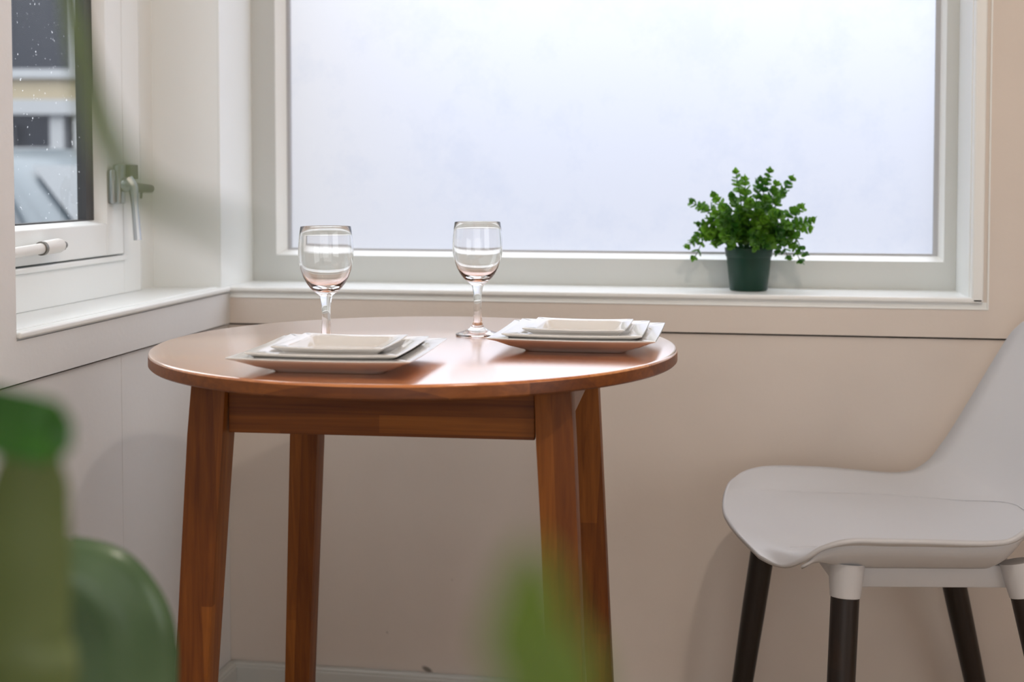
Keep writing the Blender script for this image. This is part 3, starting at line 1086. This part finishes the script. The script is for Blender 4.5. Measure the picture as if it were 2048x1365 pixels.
# narrow blades that arch towards the lens
leaf([W(.43, -1.78, 1.10), W(.54, -1.76, 1.10), W(0.6388, -1.7659, 1.0747), W(0.6857, -1.8388, 1.0431), W(0.7133, -1.8847, 1.0237), W(0.7461, -1.9399, 1.0037), W(0.7792, -1.9950, 0.9870), W(0.8104, -2.0453, 0.9752), W(0.8364, -2.0763, 0.9709), W(0.8548, -2.0984, 0.9682)],
     [.002, .0030, .0030, .0032, .0034, .0036, .0036, .0032, .0022, .0005], (.7, .5, .3), 'blade', .2, 'narrow_leaf')
leaf([W(.42, -1.80, 1.02), W(.56, -1.92, 1.03), W(.660, -1.985, .995), W(.689, -1.992, .983)], [.002, .004, .004, .0006], (.2, .5, .8), 'blade', .2, 'narrow_leaf')
leaf([W(.44, -1.80, .66), W(.70, -1.93, .70), W(.84, -2.05, .80), W(0.8912, -2.0869, 0.8942), W(0.8918, -2.0899, 0.9108), W(0.8921, -2.0918, 0.9201), W(0.8922, -2.0939, 0.9271)],
     [.002, .005, .0072, .0074, .0064, .0042, .0006], (1, .25, 0), 'palm', .2, 'narrow_leaf')

# ------------------------------------------------------------------ the street outside the left window
struct(solid('ground', 'tarmac', (-40, 40, 0.5, 40, -0.45, -0.32), (-40, -0.6, -20, 0.5, -0.45, -0.32)))


def cam_xy(X, depth):
    c, s = math.cos(R(YAW)), math.sin(R(YAW))
    return (cam.location.x + X * c - depth * s, cam.location.y + X * s + depth * c)


H = tag(empty('house', (-5.32, 8.81, -0.32), R(YAW)), 'cream rendered house across the street, seen through the left window', 'house')
# local x = right as seen from the room, local y = away; z = 0 is the road
solid('wall', 'render', (-5.0, 3.0, 0.0, 4.0, 0.0, 5.6), parent=H)
f_ = solid('window', 'white_out', (-1.6, 0.36, -0.06, 0.02, 2.17, 2.25), (0.26, 0.36, -0.06, 0.02, 2.25, 3.6), (-1.6, 0.36, -0.06, 0.02, 3.5, 3.6), (-1.6, -1.5, -0.06, 0.02, 2.25, 3.5), (-.35, -.29, -0.06, 0.02, 2.25, 3.5), parent=H)
solid('pane', 'dark_pane', (-1.5, 0.26, -0.02, 0.01, 2.25, 3.5), parent=f_)
f_ = solid('shop_front', 'white_out', (-1.8, 0.44, -0.35, 0.02, 1.83, 1.96), (0.15, 0.27, -0.30, 0.02, 0.0, 1.83), (0.36, 0.44, -0.30, 0.02, 0.0, 1.83), (-.42, -.26, -.28, .02, .0, 1.75), (-1.8, .15, -0.28, 0.02, 1.50, 1.54), parent=H)
solid('pane', 'dark_pane', (-1.8, 0.15, -0.02, 0.01, 0.3, 1.83), (0.27, 0.36, -0.02, 0.01, 0.3, 1.83), parent=f_)
bm = bmesh.new()
prism(bm, [(-5.2, -.3, 5.6), (-5.2, 4.3, 5.6), (-5.2, 2.0, 7.2)], (0, 0, 0), (8.4, 0, 0))
finish('roof', bm, 'dark_pane', H)

# parked car: local x = forwards; z = 0 is the road
hx, hy = cam_xy(-2.56, 7.72)
CAR = tag(empty('car', (hx, hy, -0.32), R(YAW - 38)), 'silver blue car parked in the street outside the left window', 'car')


def loft(bm, secs):
    rings = [[bm.verts.new(p) for p in s] for s in secs]
    n = len(rings[0])
    for a_, b_ in zip(rings, rings[1:]):
        for k in range(n):
            bm.faces.new((a_[k], a_[(k + 1) % n], b_[(k + 1) % n], b_[k]))
    bm.faces.new(rings[0][::-1])
    bm.faces.new(rings[-1])


bm = bmesh.new()
secs = []
for x, w, zt in ((-2.05, .70, .86), (-1.95, .80, .93), (-1.2, .86, .96), (0.4, .87, .95), (1.0, .86, .92), (1.7, .80, .80), (2.0, .70, .68)):
    secs.append([(x, -w, .28), (x, -w - .02, .6), (x, -w + .04, zt - .06), (x, -w + .14, zt), (x, w - .14, zt), (x, w - .04, zt - .06), (x, w + .02, .6), (x, w, .28)])
loft(bm, secs)
cb = finish('body', bm, 'car', CAR, smooth=True, angle=50)
bm = bmesh.new()
secs = []
for x, wb, wt, zt in ((-1.95, .74, .62, 1.0), (-1.55, .78, .60, 1.36), (-.8, .80, .60, 1.435), (-.1, .80, .60, 1.430), (.30, .79, .58, 1.375), (1.05, .76, .66, .95)):
    z0 = .92
    secs.append([(x, -wb, z0), (x, -wt - .02, zt - .07), (x, -wt + .08, zt), (x, 0, zt + .02), (x, wt - .08, zt), (x, wt + .02, zt - .07), (x, wb, z0)])
loft(bm, secs)
finish('roof', bm, 'car', CAR, smooth=True, angle=50)
bm = bmesh.new()
v = [bm.verts.new(p) for p in ((.40, -.52, 1.335), (.40, .52, 1.335), (1.02, .62, .985), (1.02, -.62, .985))]
f0 = bm.faces.new(v)
bmesh.ops.translate(bm, verts=v, vec=(.012, 0, .014))
finish('windscreen', bm, 'carglass', CAR)
for s in (-1, 1):
    bm = bmesh.new()
    v = [bm.verts.new(p) for p in ((.28, s * .645, 1.31), (-1.35, s * .66, 1.31), (-1.6, s * .795, .97), (.82, s * .795, .97))]
    bm.faces.new(v)
    finish('side_window', bm, 'carglass', CAR)
    solid('roof_rail', 'black', (-1.3, .0, s * .52 - .015, s * .52 + .015, 1.43, 1.465), parent=CAR, bev=.005)
    for x in (-1.25, 1.28):
        bm = bmesh.new()
        tube(bm, [(x, s * .74, .31), (x, s * .90, .31)], .31, 28)
        finish('wheel', bm, 'black', CAR, smooth=True)
    bm = bmesh.new()
    box(bm, .62, .74, s * .84 - .0, s * .84 + s * .17, .96, 1.09, bev=.02)
    finish('wing_mirror', bm, 'black', CAR, smooth=True)
